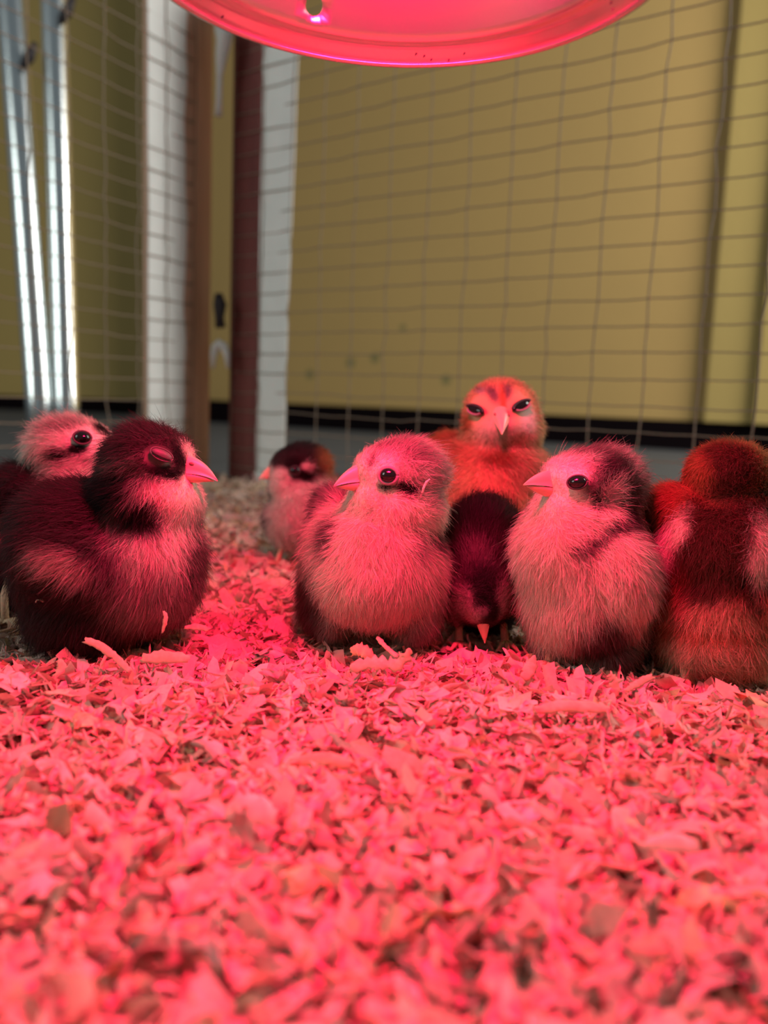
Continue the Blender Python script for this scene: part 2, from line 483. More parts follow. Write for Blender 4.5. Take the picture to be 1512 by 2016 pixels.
# ------------------------------------------------------------------ bedding
n1, n2, n3 = Noise(22, seed=1), Noise(70, seed=2), Noise(9, seed=3)
def ground(x, y):
    q = np.stack([np.asarray(x, float), np.asarray(y, float), np.zeros_like(np.asarray(x, float))], -1).reshape(-1, 3)
    z = 0.0030 * n1(q) + 0.0016 * n2(q) + 0.003 * n3(q)
    z = z + 0.006 * np.exp(-((q[:, 1] - 0.305) / 0.035) ** 2) - 0.004
    return z
def inside_pen(x, y, margin=0.0):
    a = (x - RO[0]) * -math.sin(RYAW) + (y - RO[1]) * math.cos(RYAW)
    b = (x - LO[0]) * -math.sin(LYAW) + (y - LO[1]) * math.cos(LYAW)
    return (a < margin) & (b < margin)
def bedding():
    step = 0.008
    xs = np.arange(-0.9, 0.95, step); ys = np.arange(-0.25, 1.22, step)
    X, Y = np.meshgrid(xs, ys); Z = ground(X.ravel(), Y.ravel()) - 0.004
    ins = inside_pen(X.ravel(), Y.ravel(), 0.02)
    idx = -np.ones(X.size, int); idx[ins] = np.arange(ins.sum())
    V = np.c_[X.ravel(), Y.ravel(), Z][ins]
    nx = len(xs); Fq = []
    I = idx.reshape(X.shape)
    q = np.stack([I[:-1, :-1], I[:-1, 1:], I[1:, 1:], I[1:, :-1]], -1).reshape(-1, 4)
    q = q[(q >= 0).all(1)]
    return V, q
def flakes(N, cx, cy, length, width, tilt, seed, lift=0.0, ns=5, nt=3, curl=1.0):
    """curled wooden flakes as strips of 5 x 3 vertices; returns verts (N,15,3), tints (N,3)"""
    r = np.random.default_rng(seed)
    s = np.linspace(-0.5, 0.5, ns); t = np.linspace(-0.5, 0.5, nt)
    S, T = np.meshgrid(s, t, indexing='ij'); S = S.ravel(); T = T.ravel()
    L = length[:, None]; Wd = width[:, None]
    taper = 1 - r.uniform(0, 0.75, (N, 1)) * np.abs(S)[None] ** 1.3 * 1.9
    jag = r.normal(0, 0.16, (N, ns * nt))
    x = L * (S[None] + r.normal(0, 0.075, (N, ns * nt)))
    y = Wd * (T[None] * taper + jag * 0.8)
    k = r.normal(0, 1.0, (N, 1)) * 1.1 * curl                       # bend along the strip
    kw = r.normal(0, 1.0, (N, 1)) * 1.0                      # cup across
    z = L * 0.5 * k * (S[None] ** 2 - 0.08) + Wd * 0.6 * kw * (T[None] ** 2) + r.normal(0, 0.04, (N, ns * nt)) * Wd
    tw = r.normal(0, 0.9, (N, 1)) * curl * S[None]
    y, z = y * np.cos(tw) - z * np.sin(tw), y * np.sin(tw) + z * np.cos(tw)
    P = np.stack([x, y, z], -1)
    yaw = r.uniform(0, 6.283, N); pit = r.normal(0, 1, N) * tilt; rol = r.normal(0, 1, N) * tilt * 1.2
    cy_, sy_ = np.cos(yaw), np.sin(yaw); cp, sp = np.cos(pit), np.sin(pit); cr, sr = np.cos(rol), np.sin(rol)
    R = np.zeros((N, 3, 3))
    R[:, 0, 0] = cy_ * cp; R[:, 0, 1] = cy_ * sp * sr - sy_ * cr; R[:, 0, 2] = cy_ * sp * cr + sy_ * sr
    R[:, 1, 0] = sy_ * cp; R[:, 1, 1] = sy_ * sp * sr + cy_ * cr; R[:, 1, 2] = sy_ * sp * cr - cy_ * sr
    R[:, 2, 0] = -sp; R[:, 2, 1] = cp * sr; R[:, 2, 2] = cp * cr
    P = np.einsum('nij,nkj->nki', R, P)
    zc = ground(cx, cy) + lift
    P += np.stack([cx, cy, zc], -1)[:, None, :]
    base = np.array([0.75, 0.53, 0.42])
    tint = base * (1 + r.normal(0, 0.13, (N, 1))) * np.array([1, 1, 1]) + r.normal(0, 0.022, (N, 3))
    yel = r.random(N) < 0.08; tint[yel] *= np.array([1.02, 0.95, 0.75])
    drk = r.random(N) < 0.05; tint[drk] *= 0.62
    return P, np.clip(tint, 0.05, 0.92)
FQ = np.array([(i * 3 + j, i * 3 + j + 1, (i + 1) * 3 + j + 1, (i + 1) * 3 + j) for i in range(4) for j in range(2)])
def scatter(N, seed, y0, y1, spread, margin=0.0):
    r = np.random.default_rng(seed)
    out = []
    while sum(len(o) for o in out) < N:
        y = r.uniform(y0, y1, N); x = r.uniform(-1, 1, N) * spread(y)
        k = inside_pen(x, y, margin) & (r.random(N) < spread(y) / spread(np.array([y1]))[0])
        out.append(np.c_[x, y][k])
    return np.concatenate(out)[:N]
bv, bq = bedding()
parts_v, parts_f, parts_t = [bv], [bq], [np.tile([[0.50, 0.36, 0.23]], (len(bv), 1))]
off = len(bv)
def add_flakes(xy, lo, hi, wlo, whi, tilt, seed, lift=0.0):
    global off
    N = len(xy); r = np.random.default_rng(seed + 100)
    P, T = flakes(N, xy[:, 0], xy[:, 1], r.uniform(lo, hi, N), r.uniform(wlo, whi, N), tilt, seed, r.uniform(-0.004, 0.0025, N) + lift)
    parts_v.append(P.reshape(-1, 3)); parts_t.append(np.repeat(T, 15, 0))
    parts_f.append((FQ[None] + (np.arange(N) * 15)[:, None, None] + off).reshape(-1, 4)); off += N * 15
sp = lambda y: 0.10 + 0.56 * np.clip(y, 0, 2)
add_flakes(scatter(12000, 11, 0.05, 0.25, sp), 0.006, 0.021, 0.003, 0.009, 0.34, 21)
add_flakes(scatter(20000, 12, 0.22, 0.48, sp), 0.003, 0.012, 0.0012, 0.0045, 0.45, 22)
add_flakes(scatter(3500, 17, 0.20, 0.48, sp), 0.010, 0.022, 0.004, 0.009, 0.35, 27)
add_flakes(scatter(16000, 13, 0.46, 0.85, sp), 0.007, 0.022, 0.003, 0.008, 0.38, 23)
add_flakes(scatter(9000, 14, 0.80, 1.20, sp, 0.015), 0.010, 0.028, 0.005, 0.011, 0.38, 24)
add_flakes(scatter(5000, 15, -0.25, 0.95, lambda y: 0.85 + 0 * y), 0.012, 0.028, 0.005, 0.012, 0.35, 25)
add_flakes(scatter(5000, 16, 0.20, 0.46, sp), 0.006, 0.013, 0.0006, 0.0016, 0.6, 26, 0.002)
V = np.concatenate(parts_v).astype(np.float32); Q = np.concatenate(parts_f).astype(np.int32); T = np.concatenate(parts_t)
me = bpy.data.meshes.new('wood_shavings_bedding')
me.vertices.add(len(V)); me.vertices.foreach_set('co', V.ravel())
me.loops.add(Q.size); me.loops.foreach_set('vertex_index', Q.ravel())
me.polygons.add(len(Q)); me.polygons.foreach_set('loop_start', np.arange(0, Q.size, 4, dtype=np.int32))
me.update(calc_edges=True)
me.polygons.foreach_set('use_smooth', np.ones(len(Q), bool))
ca = me.color_attributes.new('tint', 'FLOAT_COLOR', 'POINT')
ca.data.foreach_set('color', np.c_[T, np.ones(len(T))].astype(np.float32).ravel())
me.materials.append(M_SHAVE)
bed = link(bpy.data.objects.new('wood_shavings_bedding', me))
tag(bed, 'deep bed of pale pine shavings covering the whole pen floor', 'bedding', kind='stuff')

# single larger shavings lying on top of the bed
def flake_mesh(seed):
    r = np.random.default_rng(seed)
    ns, nt = 11, 5
    P, T = flakes(1, np.zeros(1), np.zeros(1), r.uniform(0.010, 0.024, 1), r.uniform(0.0035, 0.009, 1), 0.25, seed, ns=ns, nt=nt, curl=1.5)
    P = P[0] - P[0].mean(0)
    me = bpy.data.meshes.new('wood_shaving')
    n_ = ns * nt
    top = P + np.array([0, 0, 0.00012]); bot = P - np.array([0, 0, 0.00012])
    quads = [(i * nt + j, i * nt + j + 1, (i + 1) * nt + j + 1, (i + 1) * nt + j) for i in range(ns - 1) for j in range(nt - 1)]
    fs = quads + [tuple(v + n_ for v in q[::-1]) for q in quads]
    loop = [j for j in range(nt)] + [i * nt + nt - 1 for i in range(1, ns)] + [(ns - 1) * nt + j for j in range(nt - 2, -1, -1)] + [i * nt for i in range(ns - 2, 0, -1)]
    m_ = len(loop)
    fs += [(loop[i], loop[i] + n_, loop[(i + 1) % m_] + n_, loop[(i + 1) % m_]) for i in range(m_)]
    me.from_pydata([tuple(p) for p in np.concatenate([top, bot])], [], fs)
    me.polygons.foreach_set('use_smooth', [True] * len(me.polygons))
    ca = me.color_attributes.new('tint', 'FLOAT_COLOR', 'POINT')
    ca.data.foreach_set('color', np.tile(np.r_[T[0], 1], 2 * n_).astype(np.float32))
    me.materials.append(M_SHAVE)
    return me
flake_meshes = [flake_mesh(500 + i) for i in range(30)]
r = np.random.default_rng(77)
CH_FOOT = []                                 # filled below: ground discs kept free of loose flakes
count = 0
while count < 230:
    py = r.uniform(1290, 1960); px = r.uniform(-20, 1532)
    p = on_z(px, py, 0.0)
    if p[1] < 0.15: continue
    z = float(ground(p[0], p[1])[0]) + r.uniform(0.001, 0.004)
    o = bpy.data.objects.new('wood_shaving', flake_meshes[count % 30])
    link(o)
    o.location = (p[0], p[1], z)
    o.rotation_euler = (r.normal(0, 0.3), r.normal(0, 0.3), r.uniform(0, 6.28))
    s = r.uniform(0.7, 1.15); o.scale = (s, s, s)
    tag(o, 'loose pale wood shaving lying on the bedding in front of the chicks', 'wood shaving', 'loose wood shavings in front of the chicks')
    count += 1

def strip(name, pts, widths, label, cat='wood shaving', tint=(0.70, 0.52, 0.33), nrm=None, curl=0.15, jag=0.16, seed=0):
    """a ribbon-like shaving along 3-D points, with thickness and ragged edges"""
    r = np.random.default_rng(seed)
    pts = [Vector(p) for p in pts]
    fine = []
    for i in range(len(pts) - 1):
        for k in range(6): fine.append(pts[i].lerp(pts[i + 1], k / 6))
    fine.append(pts[-1])
    for _ in range(4):
        fine = [fine[0]] + [(fine[i - 1] + fine[i] * 2 + fine[i + 1]) / 4 for i in range(1, len(fine) - 1)] + [fine[-1]]
    n_ = len(fine); ws = np.interp(np.linspace(0, 1, n_), np.linspace(0, 1, len(widths)), widths) * 0.85
    nrm = Vector(nrm) if nrm is not None else Vector((0.1, -0.75, 0.65))
    A = np.array([-0.5, -0.26, 0.0, 0.26, 0.5]); m_ = len(A)
    v, f = [], []
    wave = np.cumsum(r.normal(0, 0.05, n_))
    for i in range(n_):
        t = (fine[min(i + 1, n_ - 1)] - fine[max(i - 1, 0)]).normalized()
        side = t.cross(nrm).normalized(); up = side.cross(t).normalized()
        ra = [1 + r.normal(0, jag), 1, 1, 1, 1 + r.normal(0, jag)]
        ends = r.normal(0, 0.16, m_) * ws[i] if i in (0, n_ - 1) else np.zeros(m_)
        hs = [wave[i] * ws[i] * 0.5 + r.normal(0, 0.03) * ws[i] - curl * ws[i] * (abs(a) * 2) ** 2 for a in A]
        for lay in (1, -1):
            for q in range(m_):
                v.append(fine[i] + side * (A[q] * ws[i] * ra[q]) + up * (lay * 0.00013 + hs[q]) + t * ends[q])
    for i in range(n_ - 1):
        a, b = i * 2 * m_, (i + 1) * 2 * m_
        for q in range(m_ - 1):
            f.append((a + q, a + q + 1, b + q + 1, b + q)); f.append((a + m_ + q + 1, a + m_ + q, b + m_ + q, b + m_ + q + 1))
        f.append((a + m_, a, b, b + m_)); f.append((a + m_ - 1, a + 2 * m_ - 1, b + 2 * m_ - 1, b + m_ - 1))
    e = (n_ - 1) * 2 * m_
    for q in range(m_ - 1):
        f.append((q, q + m_, q + m_ + 1, q + 1)); f.append((e + q, e + q + 1, e + q + m_ + 1, e + q + m_))
    ob = mesh_obj(name, v, f, M_SHAVE)
    ca = ob.data.color_attributes.new('tint', 'FLOAT_COLOR', 'POINT')
    T_ = np.array(tint)[None] * (1 + r.normal(0, 0.06, (len(v), 1)))
    ca.data.foreach_set('color', np.c_[T_, np.ones(len(v))].astype(np.float32).ravel())
    return tag(ob, label, cat)
def pstrip(pl, wpx, label, **kw):
    pts = [at(x, y, d) for x, y, d in pl]
    return strip('wood_shaving', pts, [w * mpp(pl[0][2]) for w in wpx], label, **kw)
pstrip([(166, 1258, .325), (195, 1268, .324), (222, 1288, .323), (243, 1308, .321), (256, 1322, .320)], [17, 20, 20, 17, 13], 'long curved shaving strip leaning up beside the dark sleeping chick', seed=1)
pstrip([(322, 1203, .340), (327, 1212, .339), (324, 1228, .338), (319, 1247, .338)], [5, 11, 10, 4], "thin pale shaving hanging from the dark sleeping chick's chest", seed=2)
pstrip([(118, 1298, .318), (122, 1314, .316), (112, 1332, .314), (104, 1350, .312)], [14, 22, 20, 16], 'upright twisted shaving below the dark sleeping chick', seed=3)
pstrip([(690, 1284, .335), (705, 1276, .334), (722, 1282, .333), (735, 1296, .332)], [22, 34, 30, 16], 'yellowish curled shaving at the feet of the pale middle chick', tint=(0.80, 0.56, 0.28), seed=4)
pstrip([(742, 1254, .345), (750, 1262, .343), (762, 1275, .340), (782, 1292, .335)], [9, 13, 11, 12], 'thin shaving strip rising from the litter under the middle chick', seed=5)
pstrip([(688, 1312, .318), (730, 1306, .317), (770, 1310, .316), (800, 1300, .315), (806, 1276, .315)], [22, 34, 32, 26, 6], 'wide shaving with a pointed upturned end before the middle chick', seed=6, jag=0.4)
pstrip([(1052, 1290, .322), (1050, 1306, .320), (1042, 1322, .318), (1030, 1336, .316)], [8, 26, 34, 22], 'upright pointed shaving in front of the head-down chick', seed=7)
pstrip([(1202, 1326, .312), (1212, 1338, .311), (1216, 1356, .310), (1210, 1372, .309)], [20, 28, 28, 20], 'forked upright shaving in front of the right-hand pale chick', seed=8, jag=0.3)
pstrip([(1286, 1330, .315), (1268, 1338, .313), (1248, 1350, .311), (1232, 1360, .309)], [16, 20, 18, 10], 'flat shaving pointing right beside the striped chick', seed=9)
pstrip([(570, 1500, .250), (640, 1490, .248), (690, 1505, .246)], [18, 40, 24], 'blurred broad shaving in the middle foreground', tint=(0.72, 0.48, 0.30), seed=10)
pstrip([(1270, 1660, .196), (1320, 1655, .195), (1375, 1668, .194)], [24, 48, 30], 'blurred pale shaving in the right foreground', tint=(0.85, 0.70, 0.55), seed=11)
pstrip([(440, 1600, .215), (490, 1590, .213), (540, 1612, .212)], [50, 80, 50], 'blurred round flake in the left middle foreground', tint=(0.78, 0.62, 0.48), seed=12)
pstrip([(1048, 1398, .285), (1100, 1390, .284), (1170, 1392, .283), (1212, 1402, .282)], [16, 34, 30, 12], 'broad flat shaving lying in front of the right-hand pale chick', seed=13)
pstrip([(280, 1296, .325), (320, 1290, .324), (372, 1296, .323)], [20, 38, 18], 'flat broad shaving to the right of the sleeping dark chick', seed=14)
pstrip([(362, 1235, .350), (385, 1232, .349), (412, 1240, .348)], [8, 18, 10], 'pale curled shaving behind the breast of the sleeping dark chick', seed=15)
# dark bent straw in the blurred foreground
pts = [at(255, 1545, .232), at(300, 1580, .224), at(340, 1625, .215), at(372, 1665, .208), at(420, 1685, .203), at(455, 1715, .198), at(470, 1740, .194)]
v, f = tube(pts, [0.0008, 0.0011, 0.0012, 0.0012, 0.0011, 0.0011, 0.0008], 8)
tag(mesh_obj('dark_straw', v, f, M_STRAW), 'dark bent straw lying blurred in the left foreground', 'straw')

# ------------------------------------------------------------------ chicks
CAM_R = np.array(cam.matrix_world.to_3x3())
AX_R, AX_U, AX_F = CAM_R[:, 0], CAM_R[:, 1], -CAM_R[:, 2]
fine_noise, mid_noise = Noise(420, 20, 31), Noise(160, 16, 32)

class Chick:
    def __init__(self, name, label, depth, ground_px, seed):
        self.depth = depth; self.m = mpp(depth); self.seed = seed
        self.blobs = []; self.patches = []; self.bald = []; self.face = None
        g = on_z(*ground_px)
        self.root = empty(name, (g[0], g[1], float(ground(g[0], g[1])[0])), label, 'chick', 'chicks in the brooder')
        self.foot = g
    def blob(self, px, py, rx, ry, rd, color, dy=0.0, tilt=0.0, length=7.0):
        """ellipsoid: centre pixel, pixel radii, depth radius (m), colour, depth offset (m), tilt (deg), down length (mm)"""
        c = at(px, py, self.depth + dy)
        a = math.radians(tilt)
        r_ = AX_R * math.cos(a) - AX_U * math.sin(a); u_ = AX_R * math.sin(a) + AX_U * math.cos(a)
        fwd = np.cross(u_, r_)
        B = np.stack([r_, u_, fwd], 1)
        s = np.array([rx * self.m, ry * self.m, rd])
        self.blobs.append((c, B, s, np.array(color), length))
    def build_body(self):
        bm = bmesh.new()
        for c, B, s, _, _ in self.blobs:
            M = Matrix.Identity(4)
            A = B * s[None, :]
            for i in range(3):
                for j in range(3): M[i][j] = A[i, j]
                M[i][3] = c[i]
            bmesh.ops.create_icosphere(bm, subdivisions=3, radius=1.0, matrix=M)
        me = bpy.data.meshes.new('tmp'); bm.to_mesh(me); bm.free()
        tmp = bpy.data.objects.new('tmp', me); link(tmp)
        rm = tmp.modifiers.new('r', 'REMESH'); rm.mode = 'VOXEL'; rm.voxel_size = 0.0014
        sm = tmp.modifiers.new('s', 'SMOOTH'); sm.factor = 0.5; sm.iterations = 4
        dg = bpy.context.evaluated_depsgraph_get(); dg.update()
        ev = tmp.evaluated_get(dg)
        me2 = bpy.data.meshes.new_from_object(ev); me2.name = 'body'
        self.fair(me2)
        bpy.data.objects.remove(tmp)
        me2.polygons.foreach_set('use_smooth', [True] * len(me2.polygons))
        me2.materials.clear(); me2.materials.append(M_SKIN)
        self.body = bpy.data.objects.new('body', me2)
        link(self.body, self.root); local(self.body, self.root)
        nv = len(me2.vertices); co = np.zeros(nv * 3, np.float32); me2.vertices.foreach_get('co', co); self.co = co.reshape(-1, 3).astype(float)
        me2.calc_loop_triangles()
        tri = np.zeros(len(me2.loop_triangles) * 3, np.int32); me2.loop_triangles.foreach_get('vertices', tri); self.tri = tri.reshape(-1, 3)
        nn = np.zeros(nv * 3, np.float32); me2.vertices.foreach_get('normal', nn); self.nn = nn.reshape(-1, 3).astype(float)
        self.bvh = BVHTree.FromPolygons([tuple(c) for c in self.co], [tuple(t) for t in self.tri])
    def field(self, q):
        F = None; K = 0.0075
        for c, B, s, _, _ in self.blobs:
            p = ((q - c) @ B); k0 = np.linalg.norm(p / s, axis=1); k1 = np.linalg.norm(p / s ** 2, axis=1) + 1e-9
            d = k0 * (k0 - 1) / k1
            if F is None: F = d
            else:
                h = np.clip(0.5 + 0.5 * (F - d) / K, 0, 1)
                F = F * (1 - h) + d * h - K * h * (1 - h)
        return F
    def fair(self, me):
        # pull the surface onto the smoothly blended union of the ellipsoids
        nv = len(me.vertices); q = np.zeros(nv * 3, np.float32); me.vertices.foreach_get('co', q); q = q.reshape(-1, 3).astype(float)
        e = 2e-4
        for _ in range(7):
            F = self.field(q)
            G = np.stack([self.field(q + np.eye(3)[i] * e) - F for i in range(3)], 1) / e
            q = q - G * (F / ((G ** 2).sum(1) + 0.05))[:, None] * 0.8
        me.vertices.foreach_set('co', q.astype(np.float32).ravel()); me.update()
        bm = bmesh.new(); bm.from_mesh(me)
        for _ in range(6): bmesh.ops.smooth_vert(bm, verts=bm.verts, factor=0.5, use_axis_x=True, use_axis_y=True, use_axis_z=True)
        bm.to_mesh(me); bm.free()
    def hit(self, px, py):
        d = Vector(ray(px, py)).normalized()
        h = self.bvh.ray_cast(Vector(ORIGIN), d)
        if h[0] is None:
            q = self.bvh.find_nearest(Vector(at(px, py, self.depth)))
            return np.array(q[0]), np.array(q[1])
        return np.array(h[0]), np.array(h[1])
    def patch(self, px, py, rx, ry, color, tilt=0.0, soft=0.35, deep=1.4):
        p, n = self.hit(px, py)
        a = math.radians(tilt)
        r_ = AX_R * math.cos(a) - AX_U * math.sin(a); u_ = AX_R * math.sin(a) + AX_U * math.cos(a)
        self.patches.append((p, r_, u_, np.cross(u_, r_), rx * self.m, ry * self.m, max(rx, ry) * self.m * deep, np.array(color), soft))
    def color_at(self, q, length=False):
        W = np.zeros(len(q)); C = np.zeros((len(q), 3)); Ln = np.zeros(len(q))
        nz = mid_noise(q) * 0.10
        for c, B, s, col, ln in self.blobs:
            d = np.linalg.norm(((q - c) @ B) / s, axis=1)
            w = np.exp(-9.0 * np.abs(d - 1) ** 1.0) * np.exp(nz)
            W += w; C += w[:, None] * col; Ln += w * ln
        C /= W[:, None]; Ln /= W
        if length: return Ln
        fz = fine_noise(q) * 0.10 + mid_noise(q) * 0.10
        for p, r_, u_, f_, rx, ry, rz, col, soft in self.patches:
            dq = q - p
            d = np.sqrt((dq @ r_ / rx) ** 2 + (dq @ u_ / ry) ** 2 + (dq @ f_ / rz) ** 2) + fz
            t = np.clip((1 + soft - d) / (2 * soft), 0, 1); t = t * t * (3 - 2 * t)
            C = C * (1 - t[:, None]) + col * t[:, None]
        return C
    def set_beak(self, base, tip, w, h_up, h_lo, hook=0.15, droop=0.0, mat=M_BEAK):
        """base, tip: (px, py, depth offset); w: half width, h_up, h_lo: heights at the base in px"""
        b = at(base[0], base[1], self.depth + base[2]); t = at(tip[0], tip[1], self.depth + tip[2])
        ax = t - b; Ln = np.linalg.norm(ax); ax /= Ln
        up = np.array([0, 0, 1.0]); up = up - ax * (up @ ax)
        if np.linalg.norm(up) < 0.35: up = AX_F * 1.0 * -1 - ax * (-(AX_F @ ax)); 
        up /= np.linalg.norm(up); side = np.cross(ax, up)
        self.beak_base, self.beak_axis = b, ax
        w, hu, hl = w * self.m, h_up * self.m, h_lo * self.m
        def half(sgn, h, ln, drop):
            v, f = [], []
            ns, na = 12, 10
            for i in range(ns + 1):
                s = i / ns
                k = (1 - s ** 1.7) ** 0.80 if s < 1 else 0.0
                k = max(k, 0.045)
                wk = max((1 - s ** 1.25) ** 0.9 if s < 1 else 0, 0.05)
                mouth = -hook * hu * (s ** 3) + drop * h * 0.25 * math.sin(s * math.pi)
                c = b + ax * (ln * s) + up * (mouth - droop * Ln * s * s)
                for j in range(na + 1):
                    a = math.pi * j / na
                    v.append(c + side * (w * wk * math.cos(a)) + up * (sgn * h * k * math.sin(a) ** 0.85))
            m_ = na + 1
            for i in range(ns):
                for j in range(na):
                    q = (i * m_ + j, i * m_ + j + 1, (i + 1) * m_ + j + 1, (i + 1) * m_ + j)
                    f.append(q if sgn < 0 else q[::-1])
                f.append((i * m_, (i + 1) * m_, (i + 1) * m_ + na, i * m_ + na))
            f.append(tuple(range(m_))); f.append(tuple(range(ns * m_, ns * m_ + m_)))
            return v, f
        ub = mesh_obj('upper_beak', *half(1, hu, Ln, 0.0), mat, self.root)
        mesh_obj('lower_beak', *half(-1, hl, Ln * 0.90, -0.25), mat, self.root)
        for sg in (-1, 1):
            c = b + ax * Ln * 0.30 + up * hu * 0.52 + side * sg * w * 0.62
            bm = bmesh.new()
            M = Matrix.Translation(Vector(c)) @ Vector(ax).to_track_quat('X', 'Z').to_matrix().to_4x4() @ Matrix.Diagonal((Ln * 0.085, w * 0.16, hu * 0.10, 1))
            bmesh.ops.create_uvsphere(bm, u_segments=10, v_segments=6, radius=1.0, matrix=M)
            ob = bm_obj('nostril', bm, M_NOSTRIL, None)
            ob.parent = ub; ob.matrix_parent_inverse = Matrix.Identity(4)
        self.beak_len = Ln
    def _basis(self, n, tilt):
        n = n / np.linalg.norm(n)
        r_ = AX_R - n * (AX_R @ n); r_ /= np.linalg.norm(r_); u_ = np.cross(n, r_); 
        if u_ @ AX_U < 0: u_ = -u_
        a = math.radians(tilt)
        return r_ * math.cos(a) - u_ * math.sin(a), r_ * math.sin(a) + u_ * math.cos(a), n
    def set_eye(self, px, py, rx, ry, tilt=0.0, lid=M_LID, lid_w=0.30, p=None, n=None, state='open'):
        if p is None: p, n = self.hit(px, py)
        r_, u_, n_ = self._basis(n, tilt)
        rx *= self.m; ry *= self.m
        lift = 0.0012
        def ell(name, a, b, c, mat, centre, parent=None):
            bm = bmesh.new()
            M = Matrix.Identity(4)
            for i in range(3):
                M[i][0] = r_[i] * a; M[i][1] = u_[i] * b; M[i][2] = n_[i] * c; M[i][3] = centre[i]
            bmesh.ops.create_uvsphere(bm, u_segments=24, v_segments=14, radius=1.0, matrix=M)
            bmesh.ops.recalc_face_normals(bm, faces=bm.faces)
            ob = bm_obj(name, bm, mat, self.root if parent is None else None)
            if parent is not None:
                ob.parent = parent; ob.matrix_parent_inverse = Matrix.Identity(4)
            return ob
        def ring(name, a, b, w, mat, centre, parent, a0=0.0, a1=2 * math.pi):
            pts = [centre + r_ * (math.cos(t) * a) + u_ * (math.sin(t) * b) for t in np.linspace(a0, a1, 29)]
            v, f = tube(pts, w, 8)
            ob = mesh_obj(name, v, f, mat, None)
            ob.parent = parent; ob.matrix_parent_inverse = Matrix.Identity(4)
        c = p + n_ * lift
        if state == 'open':
            e = ell('eye', rx, ry, rx * 0.75, M_EYE, c)
            ring('eyelid', rx * 1.08, ry * 1.10, rx * lid_w * 0.5, lid, c + n_ * rx * 0.12, e)
        elif state == 'closed':
            e = ell('eye', rx, ry, rx * 0.34, M_LID_DARK, c)
            ring('eyelid', rx * 1.0, ry * 1.05, rx * 0.07, M_LID_DARK, c + n_ * rx * 0.1, e)
            ring('eye_slit', rx * 0.85, ry * 0.30, rx * 0.045, M_EYE, c + n_ * rx * 0.27 - u_ * ry * 0.30, e, math.pi, 2 * math.pi)
        else:                                # half shut under a heavy dark brow line
            e = ell('eye', rx, ry * 0.52, rx * 0.34, M_EYE, c)
            ring('eyelid', rx * 0.80, ry * 0.46, rx * 0.10, M_LID, c + n_ * rx * 0.24 - u_ * ry * 0.12, e, math.pi * 1.05, math.pi * 1.95)
            ring('eyelid', rx * 1.05, ry * 0.55, rx * 0.12, M_CLIP, c + n_ * rx * 0.16, e, 0.1, math.pi * 0.95)
        self.bald.append((c, max(rx, ry) * 1.28))
    def legs(self, spots):
        for px, py, top_dy, toe_dir in spots:
            g = on_z(px, py, 0.0); gz = float(ground(g[0], g[1])[0]) + 0.001
            g = np.array([g[0], g[1], gz]); hip = g + np.array([0, 0.012 + top_dy, 0.028])
            td = np.array([math.cos(math.radians(toe_dir)), math.sin(math.radians(toe_dir)), 0])
            sd = np.array([-td[1], td[0], 0])
            parts = [tube([hip, (hip + g) / 2 - td * 0.003, g + np.array([0, 0, 0.002])], [0.0026, 0.0019, 0.0020], 10)]
            for a in (-0.55, 0.0, 0.55, math.pi):
                ln = 0.013 if a == 0 else (0.006 if a == math.pi else 0.011)
                dd = td * math.cos(a) + sd * math.sin(a)
                parts.append(tube([g + np.array([0, 0, 0.002]), g + dd * ln * 0.5 + np.array([0, 0, 0.0025]), g + dd * ln + np.array([0, 0, 0.0005])], [0.0018, 0.0013, 0.0005], 8))
            mesh_obj('leg', *merge(*parts), M_LEG, self.root)
    def grow_down(self, n_str, back_share=0.45, lmul=1.0, width=0.00007, flow_down=0.35, face_dir=None, frizz=1.0):
        r = np.random.default_rng(self.seed)
        a, b, c = self.co[self.tri[:, 0]], self.co[self.tri[:, 1]], self.co[self.tri[:, 2]]
        fn = np.cross(b - a, c - a); area = np.linalg.norm(fn, axis=1)
        nrm_t = (self.nn[self.tri[:, 0]] + self.nn[self.tri[:, 1]] + self.nn[self.tri[:, 2]]) / 3
        cen = (a + b + c) / 3
        view = ORIGIN - cen; view /= np.linalg.norm(view, axis=1)[:, None]
        wgt = area * np.where((nrm_t * view).sum(1) > -0.35, 1.0, back_share)
        gz = ground(cen[:, 0], cen[:, 1])
        wgt *= (cen[:, 2] > gz + 0.001)
        idx = r.choice(len(area), n_str, p=wgt / wgt.sum())
        u, v = r.random(n_str), r.random(n_str); sw = u + v > 1; u[sw], v[sw] = 1 - u[sw], 1 - v[sw]
        w0 = 1 - u - v
        P = a[idx] * w0[:, None] + b[idx] * u[:, None] + c[idx] * v[:, None]
        N = self.nn[self.tri[idx, 0]] * w0[:, None] + self.nn[self.tri[idx, 1]] * u[:, None] + self.nn[self.tri[idx, 2]] * v[:, None]
        N /= np.linalg.norm(N, axis=1)[:, None]
        keep = np.ones(n_str, bool)
        for bc, br in self.bald: keep &= np.linalg.norm(P - bc, axis=1) > br
        bb = self.beak_base; rel = P - bb; dist = np.linalg.norm(rel, axis=1)
        along = rel @ self.beak_axis
        P, N, rel, dist, along = P[keep], N[keep], rel[keep], dist[keep], along[keep]
        n_ = len(P)
        flow = rel / (dist[:, None] + 1e-6) + np.array([0, 0, -flow_down]) * np.clip((dist / 0.045), 0, 1.6)[:, None]
        swirl = np.stack([Noise(95, 10, 41)(P), Noise(95, 10, 42)(P), Noise(95, 10, 43)(P)], 1)
        swirl2 = np.stack([Noise(340, 14, 44)(P), Noise(340, 14, 45)(P), Noise(340, 14, 46)(P)], 1)
        flow = flow + (swirl * 0.45 + swirl2 * 0.50 + r.normal(0, 0.30, (n_, 3))) * frizz
        flow -= N * (flow * N).sum(1)[:, None]
        flow /= np.linalg.norm(flow, axis=1)[:, None] + 1e-6
